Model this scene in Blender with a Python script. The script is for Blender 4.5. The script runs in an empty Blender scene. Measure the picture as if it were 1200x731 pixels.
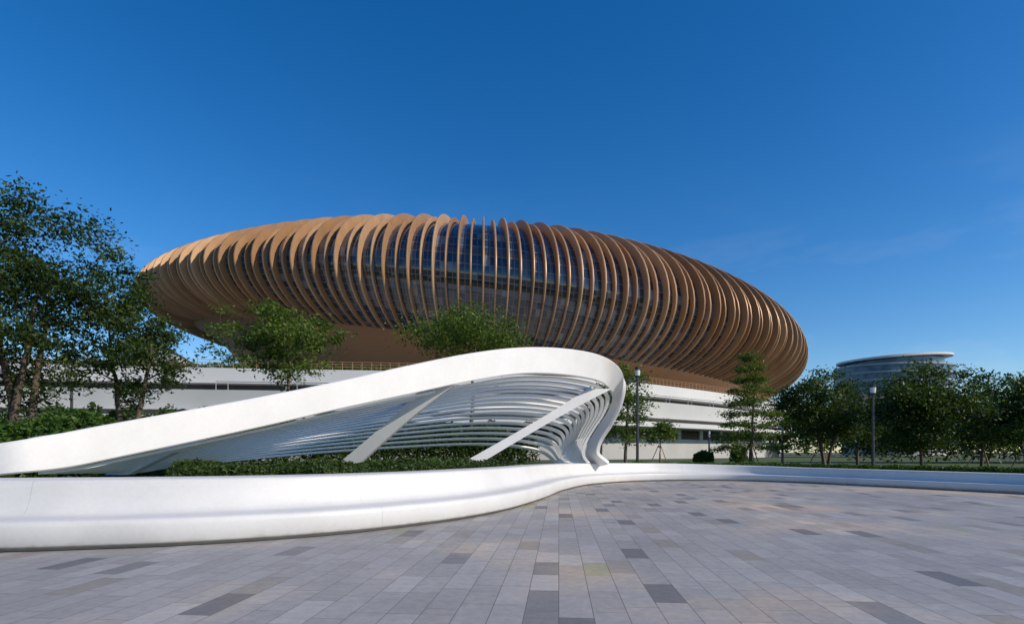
import bpy, math, random
import numpy as np
from mathutils import Vector, Matrix
from mathutils.geometry import tessellate_polygon
random.seed(7); RNG=np.random.default_rng(7)
scene=bpy.context.scene
F=667.0; EYE=1.5; HZ=530.0
def W(px,py,Y): return np.array([(px-600)/F*Y, Y, EYE+(HZ-py)/F*Y])

# ---------------------------------------------------------------- materials
def newmat(name):
    m=bpy.data.materials.new(name); m.use_nodes=True
    nt=m.node_tree; b=nt.nodes['Principled BSDF']; return m,nt,b
def N(nt,t,**k):
    n=nt.nodes.new(t)
    for a,v in k.items(): setattr(n,a,v)
    return n
def math_(nt,op,a,b=None,c=None):
    n=nt.nodes.new('ShaderNodeMath'); n.operation=op
    for i,v in enumerate((a,b,c)):
        if v is None: continue
        if isinstance(v,(int,float)): n.inputs[i].default_value=v
        else: nt.links.new(v,n.inputs[i])
    return n.outputs[0]
def mixc(nt,f,a,b,mode='MIX'):
    n=nt.nodes.new('ShaderNodeMix'); n.data_type='RGBA'; n.blend_type=mode
    for s,v in ((n.inputs[0],f),(n.inputs[6],a),(n.inputs[7],b)):
        if isinstance(v,(int,float)): s.default_value=v
        elif isinstance(v,tuple): s.default_value=(*v,1) if len(v)==3 else v
        else: nt.links.new(v,s)
    return n.outputs[2]
def noise(nt,scale,detail=4,rough=.55,vec=None,coord='Object'):
    n=N(nt,'ShaderNodeTexNoise'); n.inputs['Scale'].default_value=scale
    n.inputs['Detail'].default_value=detail; n.inputs['Roughness'].default_value=rough
    if vec is None:
        tc=N(nt,'ShaderNodeTexCoord'); vec=tc.outputs[coord]
    nt.links.new(vec,n.inputs['Vector']); return n.outputs['Fac']
def ramp(nt,fac,stops,interp='LINEAR'):
    r=N(nt,'ShaderNodeValToRGB'); r.color_ramp.interpolation=interp
    e=r.color_ramp.elements
    while len(e)<len(stops): e.new(0.5)
    for i,(p,c) in enumerate(stops):
        e[i].position=p; e[i].color=(*c,1)
    nt.links.new(fac,r.inputs[0]); return r.outputs[0]
def bump(nt,b,h,strength=.3,dist=.02):
    n=N(nt,'ShaderNodeBump'); n.inputs['Strength'].default_value=strength; n.inputs['Distance'].default_value=dist
    nt.links.new(h,n.inputs['Height']); nt.links.new(n.outputs[0],b.inputs['Normal'])
def simple(name,c1,c2,scale=2.,rough=.6,metal=0,bmp=0,bs=30):
    m,nt,b=newmat(name)
    f=noise(nt,scale,6,.6)
    f=ramp(nt,f,[(.3,(0,0,0)),(.7,(1,1,1))])
    nt.links.new(mixc(nt,f,c1,c2),b.inputs['Base Color'])
    b.inputs['Roughness'].default_value=rough; b.inputs['Metallic'].default_value=metal
    if bmp: bump(nt,b,noise(nt,bs,5),bmp,.02)
    return m

def mat_white(name,uvseam=0,k=1.0):
    m,nt,b=newmat(name)
    f=ramp(nt,noise(nt,.9,8,.65),[(.25,(.70*k,.695*k,.68*k)),(.6,(.78*k,.775*k,.76*k))])
    f2=ramp(nt,noise(nt,14,6,.7),[(.3,(.95,.945,.93)),(.6,(1,1,1))])
    col=mixc(nt,1.0,f,f2,'MULTIPLY')
    if uvseam:
        uv=N(nt,'ShaderNodeUVMap'); uv.uv_map='UVMap'
        sx=N(nt,'ShaderNodeSeparateXYZ'); nt.links.new(uv.outputs[0],sx.inputs[0])
        fr=math_(nt,'FRACT',math_(nt,'DIVIDE',sx.outputs[0],uvseam))
        mk=math_(nt,'LESS_THAN',fr,.008/uvseam)
        col=mixc(nt,mk,col,(.45,.44,.42))
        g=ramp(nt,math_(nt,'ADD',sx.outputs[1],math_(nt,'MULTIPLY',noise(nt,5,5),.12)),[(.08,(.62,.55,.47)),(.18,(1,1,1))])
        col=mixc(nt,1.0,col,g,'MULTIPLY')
    nt.links.new(col,b.inputs['Base Color']); b.inputs['Roughness'].default_value=.5
    bump(nt,b,noise(nt,40,4),.05,.01)
    return m
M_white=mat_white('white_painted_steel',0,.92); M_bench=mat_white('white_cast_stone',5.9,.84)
M_slat=mat_white('white_painted_slat',0,1.12)
M_conc=simple('pale_concrete',(.36,.355,.345),(.46,.45,.44),.15,.8,0,.1,3)
M_podw=simple('white_panel',(.54,.54,.53),(.64,.64,.625),.1,.6)
M_dark=simple('dark_recess',(.05,.05,.055),(.09,.09,.095),.3,.5)  # near-black colour puts the shade into the podium recesses
def rib_mat():
    m,nt,b=newmat('bronze_rib')
    at=N(nt,'ShaderNodeAttribute'); at.attribute_name='rnd'
    c=ramp(nt,at.outputs['Fac'],[(0,(.33,.18,.085)),(.5,(.43,.25,.125)),(1,(.53,.33,.18))])
    f=ramp(nt,noise(nt,.35,6,.6),[(.3,(.86,.86,.86)),(.7,(1.08,1.08,1.08))])
    nt.links.new(mixc(nt,1.0,c,f,'MULTIPLY'),b.inputs['Base Color']); b.inputs['Roughness'].default_value=.45; b.inputs['Metallic'].default_value=.15
    return m
M_rib=rib_mat()
M_roof=simple('roof_panels',(.50,.38,.26),(.56,.44,.31),.08,.55)
M_bowl=simple('copper_soffit',(.38,.20,.105),(.44,.25,.13),.05,.6)
M_bark=simple('bark',(.07,.05,.035),(.14,.105,.075),6,.9,0,.4,30)
M_pole=simple('dark_grey_metal',(.05,.05,.055),(.07,.07,.075),4,.4,.6)
M_lens=simple('lamp_lens',(.6,.6,.58),(.65,.65,.62),4,.3)
M_timber=simple('timber',(.25,.16,.09),(.35,.24,.14),5,.8)
M_lawn=simple('lawn_grass',(.035,.06,.015),(.075,.11,.03),1.2,.95,0,.6,40)
M_soil=simple('ground_grass',(.05,.07,.025),(.09,.10,.05),.05,.95)

def mat_leaf(name,dark,mid,light):
    m,nt,b=newmat(name)
    at=N(nt,'ShaderNodeAttribute'); at.attribute_name='rnd'
    col=ramp(nt,at.outputs['Fac'],[(0,dark),(.5,mid),(1,light)])
    nt.links.new(col,b.inputs['Base Color']); b.inputs['Roughness'].default_value=.5
    b.inputs['Specular IOR Level'].default_value=.3
    tr=N(nt,'ShaderNodeBsdfTranslucent'); nt.links.new(mixc(nt,1.0,col,(1.1,1.2,.45),'MULTIPLY'),tr.inputs[0])
    mx=N(nt,'ShaderNodeMixShader'); mx.inputs[0].default_value=.36
    nt.links.new(b.outputs[0],mx.inputs[1]); nt.links.new(tr.outputs[0],mx.inputs[2])
    nt.links.new(mx.outputs[0],nt.nodes['Material Output'].inputs[0])
    return m
L_bright=mat_leaf('leaf_bright',(.04,.07,.012),(.10,.155,.028),(.20,.25,.055))
L_dark=mat_leaf('leaf_dark',(.016,.034,.009),(.044,.078,.018),(.11,.15,.035))
L_hedge=mat_leaf('leaf_hedge',(.03,.06,.01),(.06,.125,.02),(.11,.20,.035))

# ---------------------------------------------------------------- mesh helpers
def link(ob,parent=None):
    scene.collection.objects.link(ob)
    if parent is not None: ob.parent=parent
    return ob
def empty(name,loc=(0,0,0)):
    e=bpy.data.objects.new(name,None); e.location=loc; e.empty_display_size=.5; return link(e)
def mk(name,verts,faces,mats,parent=None,smooth=False,midx=None,uvs=None,split=None,rnd=None):
    me=bpy.data.meshes.new(name); me.from_pydata([tuple(map(float,v)) for v in verts],[],faces)
    for m in (mats if isinstance(mats,list) else [mats]): me.materials.append(m)
    if midx is not None: me.polygons.foreach_set('material_index',midx)
    if uvs is not None:
        l=me.uv_layers.new(name='UVMap'); vi=np.empty(len(me.loops),dtype=np.int32); me.loops.foreach_get('vertex_index',vi)
        l.data.foreach_set('uv',np.asarray(uvs,dtype=np.float32)[vi].ravel())
    if rnd is not None:
        a=me.attributes.new('rnd','FLOAT','FACE'); a.data.foreach_set('value',np.asarray(rnd,dtype=np.float32))
    if smooth: me.polygons.foreach_set('use_smooth',[True]*len(me.polygons))
    me.update()
    ob=link(bpy.data.objects.new(name,me),parent)
    if split: 
        md=ob.modifiers.new('split','EDGE_SPLIT'); md.split_angle=math.radians(split)
    return ob
def grid_faces(n,m,closed=False,off=0):
    fs=[]; mm=m if closed else m-1
    for i in range(n-1):
        for j in range(mm):
            a=off+i*m+j; b=off+i*m+(j+1)%m; c=off+(i+1)*m+(j+1)%m; d=off+(i+1)*m+j
            fs.append((a,d,c,b))
    return fs
def crom(P,n):
    P=np.asarray(P,float); P=np.vstack([2*P[0]-P[1],P,2*P[-1]-P[-2]])
    seg=len(P)-3; out=[]
    for t in np.linspace(0,seg-1e-6,n):
        i=int(t); u=t-i; a,b,c,d=P[i:i+4]
        out.append(.5*((2*b)+(-a+c)*u+(2*a-5*b+4*c-d)*u*u+(-a+3*b-3*c+d)*u**3))
    return np.array(out)
def box_geo(c,s,rot=0):
    c=np.array(c);hx,hy,hz=[q/2 for q in s]; v=[]
    for dz in (-hz,hz):
        for dx,dy in ((-hx,-hy),(hx,-hy),(hx,hy),(-hx,hy)):
            v.append(c+np.array([dx*math.cos(rot)-dy*math.sin(rot),dx*math.sin(rot)+dy*math.cos(rot),dz]))
    f=[(3,2,1,0),(4,5,6,7),(0,1,5,4),(1,2,6,5),(2,3,7,6),(3,0,4,7)]
    return v,f
class Geo:
    def __init__(s): s.v=[];s.f=[];s.m=[]
    def add(s,v,f,mi=0):
        o=len(s.v); s.v+=list(v); s.f+=[tuple(i+o for i in q) for q in f]; s.m+=[mi]*len(f)
    def box(s,c,sz,rot=0,mi=0): s.add(*box_geo(c,sz,rot),mi)
    def tube(s,pts,rad,k=6,mi=0,cap=True):
        pts=np.asarray(pts,float); n=len(pts); vs=[]
        for i in range(n):
            t=pts[min(i+1,n-1)]-pts[max(i-1,0)]; t/=np.linalg.norm(t)+1e-9
            r=np.array([1,0,0]) if abs(t[0])<.8 else np.array([0,1,0])
            a=np.cross(t,r); a/=np.linalg.norm(a); b=np.cross(t,a)
            for q in range(k):
                an=2*math.pi*q/k; vs.append(pts[i]+(a*math.cos(an)+b*math.sin(an))*rad[i])
        fs=grid_faces(n,k,True)
        if cap: fs.append(tuple(range((n-1)*k,n*k)))
        s.add(vs,fs,mi)
    def obj(s,name,mats,parent=None,**k): return mk(name,s.v,s.f,mats,parent,midx=s.m,**k)

# ---------------------------------------------------------------- ground + paving
g=Geo(); R=4000
g.add([(-R,-R,-.03),(R,-R,-.03),(R,R,-.03),(-R,R,-.03)],[(0,1,2,3)]); g.obj('ground',M_soil)

def paving_mat():
    m,nt,b=newmat('grey_stone_paving')
    tc=N(nt,'ShaderNodeTexCoord'); mp=N(nt,'ShaderNodeMapping'); mp.inputs['Rotation'].default_value=(0,0,math.radians(4.7))
    nt.links.new(tc.outputs['Object'],mp.inputs[0]); sx=N(nt,'ShaderNodeSeparateXYZ'); nt.links.new(mp.outputs[0],sx.inputs[0])
    w,l=.32,.80
    cu=math_(nt,'DIVIDE',sx.outputs[0],w); col=math_(nt,'FLOOR',cu)
    wn=N(nt,'ShaderNodeTexWhiteNoise',noise_dimensions='1D'); nt.links.new(col,wn.inputs['W'])
    cv=math_(nt,'ADD',math_(nt,'DIVIDE',sx.outputs[1],l),math_(nt,'MULTIPLY',math_(nt,'ROUND',math_(nt,'MULTIPLY',wn.outputs[0],4)),.25)); row=math_(nt,'FLOOR',cv)
    cb=N(nt,'ShaderNodeCombineXYZ'); nt.links.new(col,cb.inputs[0]); nt.links.new(row,cb.inputs[1])
    w2=N(nt,'ShaderNodeTexWhiteNoise',noise_dimensions='2D'); nt.links.new(cb.outputs[0],w2.inputs['Vector'])
    tile=ramp(nt,w2.outputs['Value'],[(0,(.175,.17,.17)),(.03,(.225,.22,.215)),(.06,(.30,.31,.23)),(.075,(.30,.275,.24)),(.12,(.33,.315,.30)),(.4,(.355,.34,.325)),(.75,(.38,.365,.35)),(.95,(.415,.40,.38))],'CONSTANT')
    big=ramp(nt,noise(nt,.20,6,.6,tc.outputs['Object']),[(.38,(.86,.86,.88)),(.51,(1.0,1.0,1.0)),(.62,(1.42,1.21,.98))])
    fine=ramp(nt,noise(nt,9,8,.75,tc.outputs['Object']),[(.3,(.80,.80,.80)),(.65,(1.1,1.1,1.1))])
    c=mixc(nt,1.0,mixc(nt,1.0,tile,big,'MULTIPLY'),fine,'MULTIPLY')
    def edge(v,s,wd):
        fr=math_(nt,'FRACT',v); d=math_(nt,'MULTIPLY',math_(nt,'MINIMUM',fr,math_(nt,'SUBTRACT',1.0,fr)),s)
        return math_(nt,'LESS_THAN',d,wd)
    j=math_(nt,'MAXIMUM',edge(cu,w,.0042),edge(cv,l,.0042))
    c=mixc(nt,math_(nt,'MULTIPLY',j,.85),c,(.10,.09,.08))
    nt.links.new(c,b.inputs['Base Color'])
    rr=ramp(nt,noise(nt,3,5,.6,tc.outputs['Object']),[(.3,(.5,.5,.5)),(.7,(.75,.75,.75))]); nt.links.new(rr,b.inputs['Roughness'])
    h=math_(nt,'SUBTRACT',math_(nt,'ADD',math_(nt,'MULTIPLY',w2.outputs['Value'],.15),math_(nt,'MULTIPLY',noise(nt,60,4,.6,tc.outputs['Object']),.2)),math_(nt,'MULTIPLY',j,.8))
    bump(nt,b,h,.25,.01)
    return m
g=Geo(); g.add([(-45,-25,0),(26,-25,0),(26,34,0),(-45,34,0)],[(0,1,2,3)]); g.obj('plaza_paving',paving_mat())

# ---------------------------------------------------------------- bench
front=[(-24,14),(-18,10.2),(-13,8.5),(-10,8.2),(-7.6,8.47),(-6.5,8.7),(-5.4,9.0),(-4.28,9.52),(-3.09,10.3),(-2.04,11.36),(-.96,12.8),(.05,14.9),(1.1,18.3),(2.1,22.2),(3.9,26.4),(7.2,29.5),(11.4,29.9),(14.1,27.9),(15.8,25.1),(17.2,22.6),(18.4,20.2),(19.2,17),(19.8,12),(20,4),(20,-6)]
C=crom(front,300)
T=np.gradient(C,axis=0); T/=np.linalg.norm(T,axis=1)[:,None]; NO=np.stack([-T[:,1],T[:,0]],1)
arc=np.concatenate([[0],np.cumsum(np.linalg.norm(np.diff(C,axis=0),axis=1))])
prof=[(.16,0),(.16,.05),(.03,.06),(0,.09),(-.01,.36),(.005,.43),(.05,.462),(.3,.47),(.62,.475),(.70,.50),(.77,.57),(.84,.72),(.89,.90),(.92,1.0),(.95,1.035),(1.0,1.045),(1.75,1.05),(1.82,1.03),(1.85,.98),(1.86,.2)]
prof=np.array(prof); verts=[];uvs=[]
BACK=[]
for i,(p,n) in enumerate(zip(C,NO)):
    k=np.interp(p[0] if i>120 else -20,[0,3,9,14,20],[1,.95,.86,.70,.66])
    kd=np.interp(p[0] if i>120 else -20,[0,3,9,14,20],[1,.85,.7,.6,.6])
    for q,(d,z) in enumerate(prof):
        verts.append((p[0]+n[0]*d*kd,p[1]+n[1]*d*kd,z*k+0.004)); uvs.append((arc[i],z*k))
    BACK.append((p[0]+n[0]*1.8*kd,p[1]+n[1]*1.8*kd))
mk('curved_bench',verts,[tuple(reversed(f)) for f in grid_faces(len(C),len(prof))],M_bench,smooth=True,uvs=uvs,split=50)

BED=.50
poly=[Vector((x,y,0)) for x,y in BACK[::2]]+[Vector((80,-6,0)),Vector((90,150,0)),Vector((-140,150,0)),Vector((-80,14,0))]
tri=tessellate_polygon([poly])
mk('lawn',[(p.x,p.y,BED) for p in poly],[tuple(t) for t in tri],M_lawn)

# ---------------------------------------------------------------- canopy pavilion
pav=empty('shade_pavilion',(0,0,0))
top=[(-260,548,10.6),(-120,536,10.3),(0,519,10.3),(75,507,10.9),(150,493,11.7),(300,466,13.6),(400,446,15.2),(480,428,16.8),(550,414,18.4),(610,407,20),(660,408,21.5),(700,415,22.8),(722,427,23.8),(731,443,25)]
bot=[(-260,575,10.6),(-120,572,10.3),(0,557,10.3),(75,549,10.9),(150,534,11.7),(300,502,13.6),(400,479,15.2),(480,462,16.8),(550,447,18.4),(610,438,20),(660,439,21.6),(700,446,23.2),(714,455,24.8),(718,465,26.0)]
top=[W(*a) for a in top]; bot=[W(*a) for a in bot]
top+=[W(726,470,25.8),W(715,495,26.5),W(702,516,27),W(699,532,27.2),W(712,544,27.4)]
bot+=[W(712,482,26.9),W(700,500,27.5),W(689,518,28.0),W(686,534,28.2),W(697,548,28.4)]
n=220; A=crom(top,n); B=crom(bot,n)
Tn=np.gradient((A+B)/2,axis=0); Tn/=np.linalg.norm(Tn,axis=1)[:,None]
V=B-A; V/=np.linalg.norm(V,axis=1)[:,None]; NN=np.cross(Tn,V); NN/=np.linalg.norm(NN,axis=1)[:,None]
vs=[]
for i in range(n):
    a,b,nn,v=A[i],B[i],NN[i],V[i]; e=.03
    th=np.interp(i/n,[0,.6,.75,1],[.42,.42,.22,.2])
    d=-nn if nn[1]<0 else nn
    if i==0: dprev=d
    d = d if np.dot(d,dprev)>0 else -d
    dprev=d
    vs+=[a+v*e,a+d*e,a+d*(th-e),a+v*e+d*th,b-v*e+d*th,b+d*(th-e),b+d*e,b-v*e]
fs=grid_faces(n,8,True)+[tuple(range(8)),tuple(reversed(range((n-1)*8,n*8)))]
mk('ribbon',vs,fs,M_white,pav,smooth=True,split=35)
P1=[(40,556,11.4),(60,556,11.6),(110,554,12.2),(165,552,13),(200,547,14),(280,539,17),(350,533,19.5),(420,528,21.5),(490,524,23.5),(545,522,25),(590,523,26),(620,527,27),(634,531,27.5),(641,535,28),(645,538,28.2),(649,541,28.3),(655,544,28.4),(662,547,28.4),(670,549,28.4)]
P1=crom([W(*a) for a in P1],n)
g=Geo(); NS=15
for s in range(NS):
    u=(s+.75)/NS
    base=B+np.array([0,.25,0])
    bulge=np.sin(math.pi*u)*np.array([0,1.2,.35])
    fade=np.clip((np.arange(n)-40)/60,0,1)[:,None]*np.clip((n-np.arange(n))/30,0,1)[:,None]
    Q=(1-u)*base+u*P1+bulge*fade
    i0=int(28+u*6); Q=Q[i0:]
    t=np.gradient(Q,axis=0); t/=np.linalg.norm(t,axis=1)[:,None]
    nrm=P1[i0:]-base[i0:]; nrm-=t*np.sum(nrm*t,1)[:,None]; nrm/=np.linalg.norm(nrm,axis=1)[:,None]+1e-9
    o=np.cross(t,nrm)
    wid=np.interp(np.arange(len(Q))/len(Q),[0,.2,.45,.7,1],[.012,.035,.075,.085,.065]); hd=.035
    vv=[]
    for q,a,b,hw in zip(Q,nrm,o,wid):
        vv+=[q-a*hw-b*hd,q+a*hw-b*hd,q+a*hw+b*hd,q-a*hw+b*hd]
    g.add(vv,grid_faces(len(Q),4,True)+[(0,1,2,3)])
g.obj('slats',[M_slat],pav,smooth=True,split=35)
def blade(a,b,wv,tv,name):
    a=np.array(a);b=np.array(b);wv=np.array(wv,float);tv=np.array(tv,float);vs=[]
    for t in np.linspace(0,1,9):
        p=a*(1-t)+b*t; k=1+.6*(2*t-1)**2*(1 if t<.5 else .3)
        vs+=[p-wv*k-tv,p+wv*k-tv,p+wv*k+tv,p-wv*k+tv]
    mk(name,vs,grid_faces(9,4,True)+[(0,1,2,3),(35,34,33,32)],M_white,pav,split=35)
blade(W(515,452,18.2),W(408,545,18.6),(.30,0,0),(0,.16,0),'strut_1')
blade(W(702,456,24.2),W(548,545,22),(.32,0,0),(0,.16,0),'strut_2')
blade(W(235,512,13.4),W(140,556,12.6),(.22,0,0),(0,.12,0),'strut_3')

# ---------------------------------------------------------------- foliage helpers
def leaf_arrays(cent,size,rnd,up=.5):
    n=len(cent)
    nr=RNG.normal(size=(n,3)); nr[:,2]=np.abs(nr[:,2])+up; nr/=np.linalg.norm(nr,axis=1)[:,None]
    t=RNG.normal(size=(n,3)); t-=nr*np.sum(t*nr,1)[:,None]; t/=np.linalg.norm(t,axis=1)[:,None]
    b=np.cross(nr,t); s=size*(.6+.8*RNG.random(n))[:,None]
    v=np.stack([cent-t*s,cent-b*s*.45,cent+t*s,cent+b*s*.45],1)
    return v.reshape(-1,3)
def foliage_mesh(name,geo,leafv,rnd,mats,parent=None):
    me=bpy.data.meshes.new(name)
    nv0=len(geo.v) if geo else 0; nf=len(leafv)//4
    allv=np.vstack([np.array(geo.v).reshape(-1,3),leafv]) if nv0 else leafv
    loops=[];starts=[];mi=[];att=[]
    c=0
    if nv0:
        for f in geo.f:
            loops+=list(f); starts.append(c); c+=len(f); mi.append(0); att.append(0)
    lf=np.arange(nf*4)+nv0
    loops=np.concatenate([np.array(loops,dtype=np.int32),lf.astype(np.int32)])
    starts=np.concatenate([np.array(starts,dtype=np.int32),(c+np.arange(nf)*4).astype(np.int32)])
    mi=np.concatenate([np.array(mi,dtype=np.int32),np.full(nf,1 if nv0 else 0,dtype=np.int32)])
    att=np.concatenate([np.array(att,dtype=np.float32),rnd.astype(np.float32)])
    me.vertices.add(len(allv)); me.vertices.foreach_set('co',allv.astype(np.float32).ravel())
    me.loops.add(len(loops)); me.loops.foreach_set('vertex_index',loops)
    me.polygons.add(len(starts)); me.polygons.foreach_set('loop_start',starts)
    for m in mats: me.materials.append(m)
    me.polygons.foreach_set('material_index',mi)
    me.update(calc_edges=True); me.validate()
    a=me.attributes.new('rnd','FLOAT','FACE'); a.data.foreach_set('value',att)
    return link(bpy.data.objects.new(name,me),parent)
def tree(name,x,y,z0,H,cw,cb,nclump=60,lpc=90,leaf=.10,mat=None,stems=1,flat=.6,seed=0,crad=None,tiers=0,lean=0):
    rg=np.random.default_rng(seed+100); g=Geo()
    cz=(H+cb)/2; hz=(H-cb)/2; cr=cw/2
    if crad is None: crad=cr*.24
    cl=[]; k=0
    while len(cl)<nclump and k<nclump*40:
        k+=1
        p=rg.normal(size=3); p/=np.linalg.norm(p); r=rg.random()**.45
        p=p*r
        if tiers:
            tt=rg.integers(0,tiers)/(tiers-1) if tiers>1 else 0
            rad=cr*(1-.85*tt)*math.sqrt(rg.random()); an=rg.random()*6.283
            q=np.array([rad*math.cos(an),rad*math.sin(an),cb+(H-cb)*tt+rg.normal()*.12-rad*.08])
        else:
            an=math.atan2(p[1],p[0]); lob=1+.22*math.sin(an*3+seed)+.15*math.sin(an*5+seed*2+p[2]*3)
            q=np.array([p[0]*cr*lob,p[1]*cr*lob,cz+p[2]*hz])
        q[0]+=lean*(q[2]-cb)/(H-cb+.01)
        if all(np.linalg.norm(q-c)>crad*.55 for c in cl): cl.append(q)
    cl=np.array(cl)
    tr=max(.05,H*.014)
    limbs=[]
    for s in range(stems):
        bx=rg.normal(size=2)*.25*(stems>1); an=rg.random()*6.28 if stems==1 else s*6.283/stems
        ex=(np.array([math.cos(an),math.sin(an)])*cr*(.1 if stems==1 else .35))
        pts=[]
        tz=cb+(H-cb)*(.75 if stems==1 else .6)
        for t in np.linspace(0,1,9):
            pts.append([bx[0]+ex[0]*t**1.3+rg.normal()*.03*H*.15+lean*.5*t,bx[1]+ex[1]*t**1.3+rg.normal()*.03*H*.15,tz*t])
        pts=np.array(pts); pts[0]=[bx[0],bx[1],-.25]
        g.tube(pts,[tr*(1.25-1.0*t) for t in np.linspace(0,1,9)],7)
        limbs+= [(p,tr*(1.25-1.0*t)) for p,t in zip(pts,np.linspace(0,1,9)) if p[2]>cb*.75]
    order=np.argsort([np.linalg.norm(c-np.array([0,0,cb])) for c in cl])
    nodes=list(limbs)
    for oi in order:
        c=cl[oi]; best=None;bd=1e9
        for p,r in nodes:
            d=np.linalg.norm(c-p)+max(0,(p[2]-c[2]))*1.2
            if d<bd: bd=d;best=(p,r)
        p,r=best; mid=(p+c)/2+np.array([rg.normal()*.05*bd,rg.normal()*.05*bd,-.04*bd]); 
        r0=min(r*.6,.5*tr); r1=max(.008,r0*.35)
        g.tube([p,mid,c],[r0,(r0+r1)/2,r1],5)
        nodes.append((mid,(r0+r1)/2)); nodes.append((c,r1))
    cc=[];rn=[]
    for c in cl:
        m=int(lpc*(.5+rg.random())); base=rg.random()
        sc=crad*(.65+.7*rg.random())
        off=rg.normal(size=(m,3))*sc*np.array([.62,.62,.62*flat])
        cc.append(c+off); rn.append(np.clip(.5*base+.5*rg.random(m)+.10*off[:,2]/sc,0,1))
    cc=np.vstack(cc); rn=np.concatenate(rn)
    lv=leaf_arrays(cc,leaf,rn)
    ob=foliage_mesh(name,g,lv,rn,[M_bark,mat or L_dark]); ob.location=(x,y,z0)
    return ob
def X(px,Y): return (px-600)/F*Y
def Z(py,Y): return EYE+(HZ-py)/F*Y
def T_(name,px,Y,ytop,ybot,wpx,z0=BED,**k):
    tree(name,X(px,Y),Y,z0,Z(ytop,Y)-z0,wpx/F*Y,Z(ybot,Y)-z0,**k)
T_('broadleaf_tree',22,20,216,480,215,nclump=230,lpc=120,leaf=.08,stems=4,seed=1,mat=L_dark,crad=.57)
T_('broadleaf_tree',155,23,308,482,120,nclump=110,lpc=115,leaf=.085,stems=2,seed=2,mat=L_dark,crad=.48)
T_('broadleaf_tree',335,28,358,452,150,nclump=85,lpc=100,leaf=.10,stems=1,seed=3,mat=L_bright,crad=.58,flat=.45)
T_('broadleaf_tree',552,45,366,425,140,nclump=85,lpc=130,leaf=.13,seed=4,mat=L_bright,crad=1.05)
T_('broadleaf_tree',733,38,418,520,54,nclump=50,lpc=90,leaf=.11,seed=5,mat=L_bright,crad=.55)
T_('young_tree',773,45,487,522,46,nclump=24,lpc=90,leaf=.10,seed=6,mat=L_bright,crad=.45)
T_('terminalia_tree',880,38,418,522,94,nclump=140,lpc=95,leaf=.085,seed=7,mat=L_bright,crad=.5,flat=.35,tiers=9)
T_('broadleaf_tree',962,40,430,524,100,nclump=100,lpc=130,leaf=.115,seed=8,mat=L_dark,crad=.65,stems=2)
T_('broadleaf_tree',1005,46,446,522,56,nclump=60,lpc=100,leaf=.12,seed=18,mat=L_dark,crad=.65,stems=1)
T_('broadleaf_tree',1080,34,428,528,112,nclump=120,lpc=150,leaf=.11,seed=9,mat=L_dark,crad=.7)
T_('broadleaf_tree',1150,40,440,526,100,nclump=95,lpc=120,leaf=.115,seed=10,mat=L_dark,crad=.7)
T_('broadleaf_tree',1205,34,436,526,95,nclump=90,lpc=120,leaf=.11,seed=11,mat=L_dark,crad=.65)
T_('broadleaf_tree',1290,34,425,528,120,nclump=60,lpc=90,leaf=.11,seed=13,mat=L_dark,crad=.7)
T_('broadleaf_tree',705,52,450,515,54,nclump=40,lpc=90,leaf=.13,seed=14,mat=L_dark,crad=.75)

def scatter_leaves(name,path,width,hfun,n,leaf,mat,zb=BED):
    P=np.asarray(path,float); t=RNG.random(n)*(len(P)-1); i=t.astype(int); u=(t-i)[:,None]
    c=P[i]*(1-u)+P[i+1]*u
    tan=P[i+1]-P[i]; tan/=np.linalg.norm(tan,axis=1)[:,None]; nr=np.stack([-tan[:,1],tan[:,0]],1)
    w=(RNG.random(n)-.5)*width; c=c+nr*w[:,None]
    lump=.5+.25*np.sin(c[:,0]*2.1+c[:,1]*1.3)+.25*np.sin(c[:,0]*4.7-c[:,1]*3.1)
    edge=np.sqrt(np.clip(1-(2*w/width)**4,0,1))
    h=hfun*(.75+.35*lump)*edge
    z=zb+h*RNG.random(n)**.35
    cc=np.column_stack([c,z]); rn=np.clip(.25+.35*lump*RNG.random(n)+.4*RNG.random(n),0,1)
    return foliage_mesh(name,None,leaf_arrays(cc,leaf,rn,.3),rn,[mat])
scatter_leaves('backdrop_hedge',[(-20,15),(-14,14.4),(-10.5,14.4),(-8.6,15.2)],2.6,1.95,42000,.075,L_hedge)
scatter_leaves('backdrop_hedge',[(-17,24),(-10,28.5),(-4,31.5),(1.2,33.5)],2.2,2.6,34000,.11,L_dark)  # hedge added as a dark backdrop so the gaps between slats read dark
def backat(i,d): return (BACK[i][0]+NO[i][0]*d,BACK[i][1]+NO[i][1]*d)
idx=[i for i in range(300) if -6.2<C[i][0]<1.9 and C[i][1]<22][::6]
scatter_leaves('ground_cover_plants',[backat(i,1.0) for i in idx],1.7,.78,26000,.055,L_dark)
scatter_leaves('ground_cover_plants',[backat(i,2.6) for i in idx],2.2,.75,16000,.06,L_hedge)
idx=[i for i in range(300) if C[i][0]>4 and C[i][1]>16][::6]
scatter_leaves('low_hedge',[backat(i,2.0) for i in idx],1.2,.45,26000,.06,L_hedge)
scatter_leaves('distant_trees',[(34,56),(48,54),(62,56),(85,62)],8,5.2,30000,.22,L_dark)
scatter_leaves('distant_trees',[(57,120),(75,124),(95,125),(140,120),(190,130)],12,11,26000,.45,L_dark)
scatter_leaves('distant_trees',[(-90,48),(-60,44),(-36,44),(-24,47)],6,4.5,26000,.2,L_dark)
scatter_leaves('round_shrub',[(18.6,48),(19.6,48)],1.6,1.3,2500,.1,L_hedge)
scatter_leaves('round_shrub',[(14.2,44),(15.4,44)],1.6,1.1,2500,.1,L_hedge)

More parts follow.
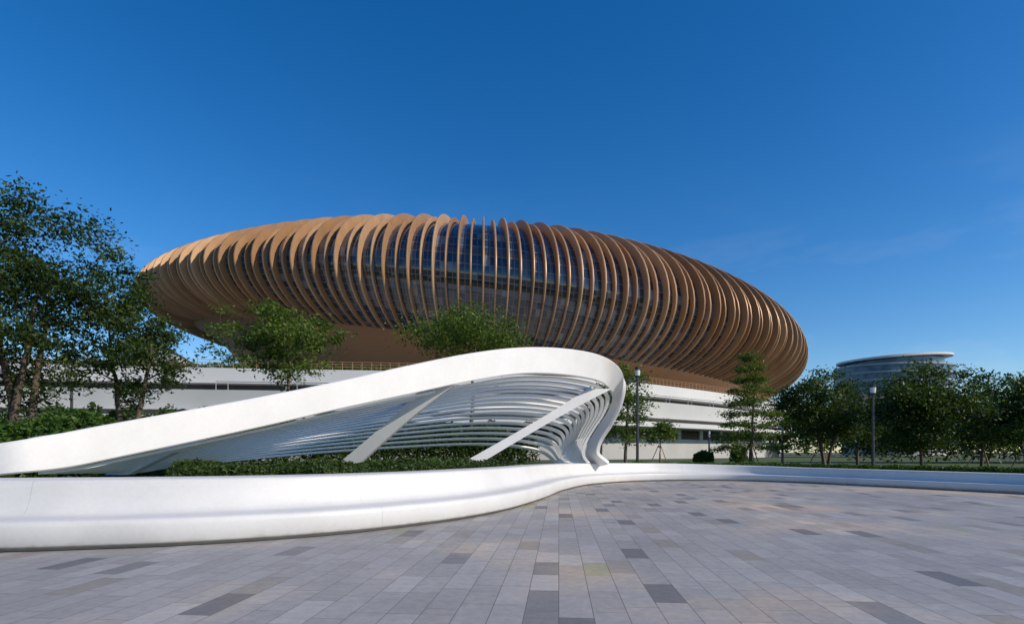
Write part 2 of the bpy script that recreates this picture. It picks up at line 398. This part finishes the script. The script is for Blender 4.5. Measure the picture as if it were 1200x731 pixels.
# ---------------------------------------------------------------- stadium
st=empty('stadium',(0,0,0))
CX,CY,RR=-10.5,199.7,100.
def surf(th,s):
    sn=math.sin(th)
    zb=24-11*sn+4.5*sn*sn; zm=34-9.3*sn+2.7*sn*sn; zt=52-2*sn-5*sn*sn
    phi=math.radians(-62+s*(62+90))
    if phi<0:
        rho=RR-22*(1-math.cos(phi)); z=zm+(zm-zb)/math.sin(math.radians(62))*math.sin(phi)
    else:
        rho=RR-44*(1-math.cos(phi)); z=zm+(zt-zm)*math.sin(phi)
    return np.array([CX+rho*math.sin(th),CY-rho*math.cos(th),z])
def fr(th,s):
    e=1e-3; p=surf(th,s); a=surf(th+e,s)-surf(th-e,s); b=surf(th,min(1,s+e))-surf(th,max(0,s-e))
    a/=np.linalg.norm(a); b/=np.linalg.norm(b); n=np.cross(a,b); n/=np.linalg.norm(n)
    return p,n,a
NR=288; g=Geo(); SS=32; rr=[]
for i in range(NR):
    th=2*math.pi*(i+.5)/NR-math.pi
    if abs(th)>math.radians(125): continue
    big=[1.0,.6][i%2]
    vv=[]
    for j in range(SS):
        s=j/(SS-1); p,nn,a=fr(th,s)
        d=(.2+1.5*big*(math.sin(math.pi*min(1,s*.93+.03))**.6)*(0.75+.4*s)); w=.07+.09*math.sin(math.pi*s)**.6
        if j==0: d=.15
        vv+=[p-nn*.4-a*w*1.2,p+nn*d-a*w,p+nn*(d+.06),p+nn*d+a*w,p-nn*.4+a*w*1.2]
    ff=grid_faces(SS,5,True)+[(0,1,2,3,4)]
    rr+=[random.random()]*len(ff)
    g.add(vv,ff)
g.obj('ribs',[M_rib],st,smooth=True,split=40,rnd=rr)
NA,NB=NR*2,40; vs=[];uv=[]
for i in range(NA+1):
    th=2*math.pi*i/NA-math.pi
    for j in range(NB+1):
        vs.append(surf(th,j/NB)); uv.append((i/NA*NR,j/NB))
m,nt,b=newmat('facade_glass')
u=N(nt,'ShaderNodeUVMap'); u.uv_map='UVMap'; sx=N(nt,'ShaderNodeSeparateXYZ'); nt.links.new(u.outputs[0],sx.inputs[0])
def near(v,mul,wd):
    q=math_(nt,'FRACT',math_(nt,'MULTIPLY',v,mul)); return math_(nt,'LESS_THAN',q,wd)
mul=math_(nt,'MAXIMUM',near(sx.outputs[0],2.0,.10),near(sx.outputs[1],26.0,.09))
fl=near(sx.outputs[1],6.5,.16)
cb=N(nt,'ShaderNodeCombineXYZ'); nt.links.new(math_(nt,'FLOOR',math_(nt,'MULTIPLY',sx.outputs[0],2.0)),cb.inputs[0]); nt.links.new(math_(nt,'FLOOR',math_(nt,'MULTIPLY',sx.outputs[1],26.0)),cb.inputs[1])
wn=N(nt,'ShaderNodeTexWhiteNoise',noise_dimensions='2D'); nt.links.new(cb.outputs[0],wn.inputs['Vector'])
pc=ramp(nt,wn.outputs['Value'],[(0,(.012,.02,.035)),(.6,(.03,.045,.07)),(.85,(.07,.09,.12)),(1,(.2,.21,.22))])
pc=mixc(nt,fl,pc,(.06,.055,.05)); pc=mixc(nt,mul,pc,(.16,.15,.14))
roofc=math_(nt,'GREATER_THAN',sx.outputs[1],.84); pc=mixc(nt,roofc,pc,(.46,.34,.23))
nt.links.new(pc,b.inputs['Base Color'])
nt.links.new(math_(nt,'MAXIMUM',math_(nt,'MULTIPLY',math_(nt,'MAXIMUM',mul,roofc),.5),.07),b.inputs['Roughness'])
b.inputs['Specular IOR Level'].default_value=1.0
mk('glazing',vs,[tuple(reversed(f)) for f in grid_faces(NA+1,NB+1)],m,st,smooth=True,uvs=uv)
vs=[];K=12
for i in range(NA+1):
    th=2*math.pi*i/NA-math.pi; p=surf(th,0)
    for j in range(K+1):
        t=j/K; rho=math.hypot(p[0]-CX,p[1]-CY)+.3; r=rho*(1-t)+66*t; z=p[2]+.1-(p[2]-10)*(t**1.6)
        vs.append((CX+r*math.sin(th),CY-r*math.cos(th),z))
mk('soffit',vs,grid_faces(NA+1,K+1),M_bowl,st,smooth=True)
vs=[(CX,CY,54)]+[tuple(surf(2*math.pi*i/96,1)) for i in range(96)]
mk('roof',vs,[(0,1+i,1+(i+1)%96) for i in range(96)],M_roof,st,smooth=True)

# ---------------------------------------------------------------- podium
pod=empty('stadium_podium',(0,0,0))
pl=crom([(-170,62),(-120,60),(-80,62),(-41,68),(-10,72),(8,77),(22,86),(42,104),(62,130),(76,165),(84,210),(80,270)],140)
tt=np.gradient(pl,axis=0); tt/=np.linalg.norm(tt,axis=1)[:,None]; on=np.stack([tt[:,1],-tt[:,0]],1)
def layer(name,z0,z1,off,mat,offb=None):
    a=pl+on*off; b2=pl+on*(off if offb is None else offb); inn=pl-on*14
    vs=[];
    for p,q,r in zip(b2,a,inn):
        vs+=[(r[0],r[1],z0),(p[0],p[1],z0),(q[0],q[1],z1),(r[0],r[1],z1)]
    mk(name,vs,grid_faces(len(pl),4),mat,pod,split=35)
layer('deck_parapet',9.9,11.7,0,M_podw)
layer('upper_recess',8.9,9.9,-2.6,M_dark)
layer('terrace_band',6.6,8.9,1.6,M_podw,offb=1.0)
layer('middle_recess',5.9,6.6,-1.5,M_conc)
layer('lower_band',5.2,5.9,2.4,M_podw)
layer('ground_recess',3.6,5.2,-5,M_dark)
layer('retaining_wall',.45,3.6,-1.0,M_conc)
vs=[];
for p in pl-on*.4: vs+=[(p[0],p[1],11.2),(p[0]*0.2+CX*.8,max(p[1],200),11.2)]
mk('deck',vs,grid_faces(len(pl),2),M_conc,pod)
g=Geo()
for i in range(0,139,1):
    for fr_ in (0,.5):
        p=(pl[i]*(1-fr_)+pl[i+1]*fr_)-on[i]*.5
        g.box((p[0],p[1],12.2),(.06,.06,1.1))
for h in (12.75,12.45,12.1):
    g.tube([( *(pl[i]-on[i]*.5),h) for i in range(140)],[.03]*140,4)
g.obj('railing',[M_bowl],pod)
g=Geo()
for i in range(40,139,3):
    p=pl[i]-on[i]*.3; g.box((p[0],p[1],4.4),(.5,.5,1.6))
    for q in (0,.5): 
        p2=(pl[i]*(1-q)+pl[i+1]*q)+on[i]*1.3; g.box((p2[0],p2[1],9.4),(.06,.06,1.0))
g.obj('columns',[M_conc],pod)
g=Geo()
g.tube([( *(pl[i]+on[i]*1.3),9.9) for i in range(40,140)],[.035]*100,4)
g.obj('terrace_handrail',[M_pole],pod)
g=Geo()
for dx,sc in ((0,.72),(13,.55)):
    x0=-68+dx; 
    v=[(x0-16*sc,105,11),(x0+14*sc,101,11),(x0+6*sc,108,24*sc+2),(x0-10*sc,118,34*sc),(x0-16*sc,112,11),(x0+14*sc,108,11),(x0+6*sc,114,24*sc+2),(x0-10*sc,124,34*sc)]
    g.add(v,[(0,1,2,3),(7,6,5,4),(1,5,6,2),(2,6,7,3),(3,7,4,0)])
g.obj('ramp_buttress',[M_conc],pod)
scatter_leaves('terrace_hedge',[tuple(p) for p in (pl-on*1.6)[25:62:4]],1.4,1.0,16000,.16,L_bright,zb=11.5)

# ---------------------------------------------------------------- distant building
ob_=empty('office_building',(0,0,0))
bx,by=201,300; 
def ell(a,b,z,k=64,tilt=0): return [(bx+a*math.cos(2*math.pi*i/k),by+b*math.sin(2*math.pi*i/k),z+tilt*math.cos(2*math.pi*i/k)) for i in range(k)]
def drum(name,a,b,z0,z1,mat,t0=0,t1=0,a2=None):
    v=ell(a,b,z0,tilt=t0)+ell(a2 or a,b,z1,tilt=t1); mk(name,v,[tuple(range(63,-1,-1)),tuple(range(64,128))]+[(i,(i+1)%64,64+(i+1)%64,64+i) for i in range(64)],mat,ob_,smooth=True,split=40)
m,nt,b=newmat('office_glass'); b.inputs['Roughness'].default_value=.12
nt.links.new(ramp(nt,noise(nt,.3,2),[(.4,(.03,.06,.09)),(.6,(.08,.13,.18))]),b.inputs['Base Color'])
M_og=m; M_slab=simple('grey_slab',(.26,.30,.34),(.32,.36,.40),.2,.5)
for k in range(10):
    z=7+k*3.9
    drum('glass_floor_%d'%k,29,21,z,z+3.1,M_og); drum('slab_%d'%k,29.4,21.4,z+3.1,z+3.9,M_slab)
drum('roof_crown',24,17,46,49.6,M_og); drum('roof_slab',28,20,49.6,50.6,M_podw,1.6,1.6)
drum('base',25,18,0,7,M_conc)

# ---------------------------------------------------------------- lamps
def lamp(px,Y,ytop,kind=0):
    x=X(px,Y); H=Z(ytop,Y)-BED; g=Geo()
    g.tube([(0,0,-.1),(0,0,.5),(0,0,H-.5)],[.11,.085,.065],10)
    g.tube([(0,0,-.1),(0,0,.18)],[.16,.16],12)
    if kind==0:
        g.tube([(0,0,H-.6),(0,0,H-.55),(0,0,H-.1),(0,0,H)],[.06,.13,.15,.16],12)
        g.tube([(0,0,H-.5),(0,0,H-.2)],[.142,.156],12,mi=1,cap=False)
        for s in (1,-1): g.box((s*.22,0,H-.75),(.35,.08,.05)); 
        for s in (1,-1): g.box((s*.45,0,H-.72),(.22,.2,.12)); 
        for s in (1,-1): g.box((s*.45,0,H-.79),(.18,.16,.02),mi=1)
    else:
        g.tube([(0,0,H-.5),(0,0,H)],[.09,.09],12,mi=1); g.tube([(0,0,H),(0,0,H+.06)],[.11,.11],12)
    ob=g.obj('street_lamp',[M_pole,M_lens]); ob.location=(x,Y,BED)
lamp(747,33,430); lamp(1023,32,450); lamp(917,42,500,1); lamp(831,50,505,1); lamp(84,30,436)

def stakes(px,Y):
    g=Geo(); 
    for k in range(3):
        a=k*2.094+.4; g.tube([(math.cos(a)*.8,math.sin(a)*.8,0),(math.cos(a)*.08,math.sin(a)*.08,1.6)],[.035,.03],6)
    g.tube([(-.12,-.12,1.45),(.12,.12,1.45)],[.06,.06],6)
    ob=g.obj('tree_stakes',[M_timber]); ob.location=(X(px,Y),Y,BED)
for px,Y in ((880,38),(962,40),(1150,40),(1205,34),(773,45)): stakes(px,Y)

# ---------------------------------------------------------------- light
EL=math.radians(31); AZ=math.radians(114)
w=bpy.data.worlds.new('World'); scene.world=w; w.use_nodes=True; nt=w.node_tree
bg=nt.nodes['Background']; sk=N(nt,'ShaderNodeTexSky'); sk.sky_type='NISHITA'; sk.sun_disc=False
sk.sun_elevation=EL; sk.sun_rotation=AZ; sk.air_density=1.0; sk.dust_density=.3; sk.ozone_density=3.5
hs=N(nt,'ShaderNodeHueSaturation'); hs.inputs['Saturation'].default_value=1.36; hs.inputs['Hue'].default_value=.506; nt.links.new(sk.outputs[0],hs.inputs['Color'])
tc=N(nt,'ShaderNodeTexCoord'); mp=N(nt,'ShaderNodeMapping'); mp.inputs['Scale'].default_value=(1.6,1.6,5.5); mp.inputs['Rotation'].default_value=(0,.25,0)
nt.links.new(tc.outputs['Generated'],mp.inputs[0])
cn=ramp(nt,noise(nt,2.2,8,.6,mp.outputs[0]),[(.50,(0,0,0)),(.78,(1,1,1))])
sx=N(nt,'ShaderNodeSeparateXYZ'); nt.links.new(tc.outputs['Generated'],sx.inputs[0])
low=ramp(nt,sx.outputs[2],[(.0,(1,1,1)),(.14,(.7,.7,.7)),(.42,(0,0,0))])
cf=math_(nt,'MULTIPLY',math_(nt,'MULTIPLY',cn,low),.3)
nt.links.new(mixc(nt,cf,hs.outputs[0],(5.2,5.8,6.6)),bg.inputs[0]); bg.inputs[1].default_value=.14
sd=bpy.data.lights.new('sun','SUN'); sd.energy=4.2; sd.angle=math.radians(.5); sd.color=(1,.89,.74)
so=link(bpy.data.objects.new('sun',sd))
dv=Vector((math.sin(AZ)*math.cos(EL),math.cos(AZ)*math.cos(EL),math.sin(EL)))
so.rotation_euler=dv.to_track_quat('Z','Y').to_euler()
scene.view_settings.view_transform='Standard'; scene.view_settings.look='None'; scene.view_settings.exposure=0
cam=bpy.data.cameras.new('camera'); co=link(bpy.data.objects.new('camera',cam)); scene.camera=co
co.location=(0,0,EYE); co.rotation_euler=(math.radians(90),0,0); cam.sensor_width=36; cam.lens=20.01; cam.shift_y=.137; cam.clip_end=9000
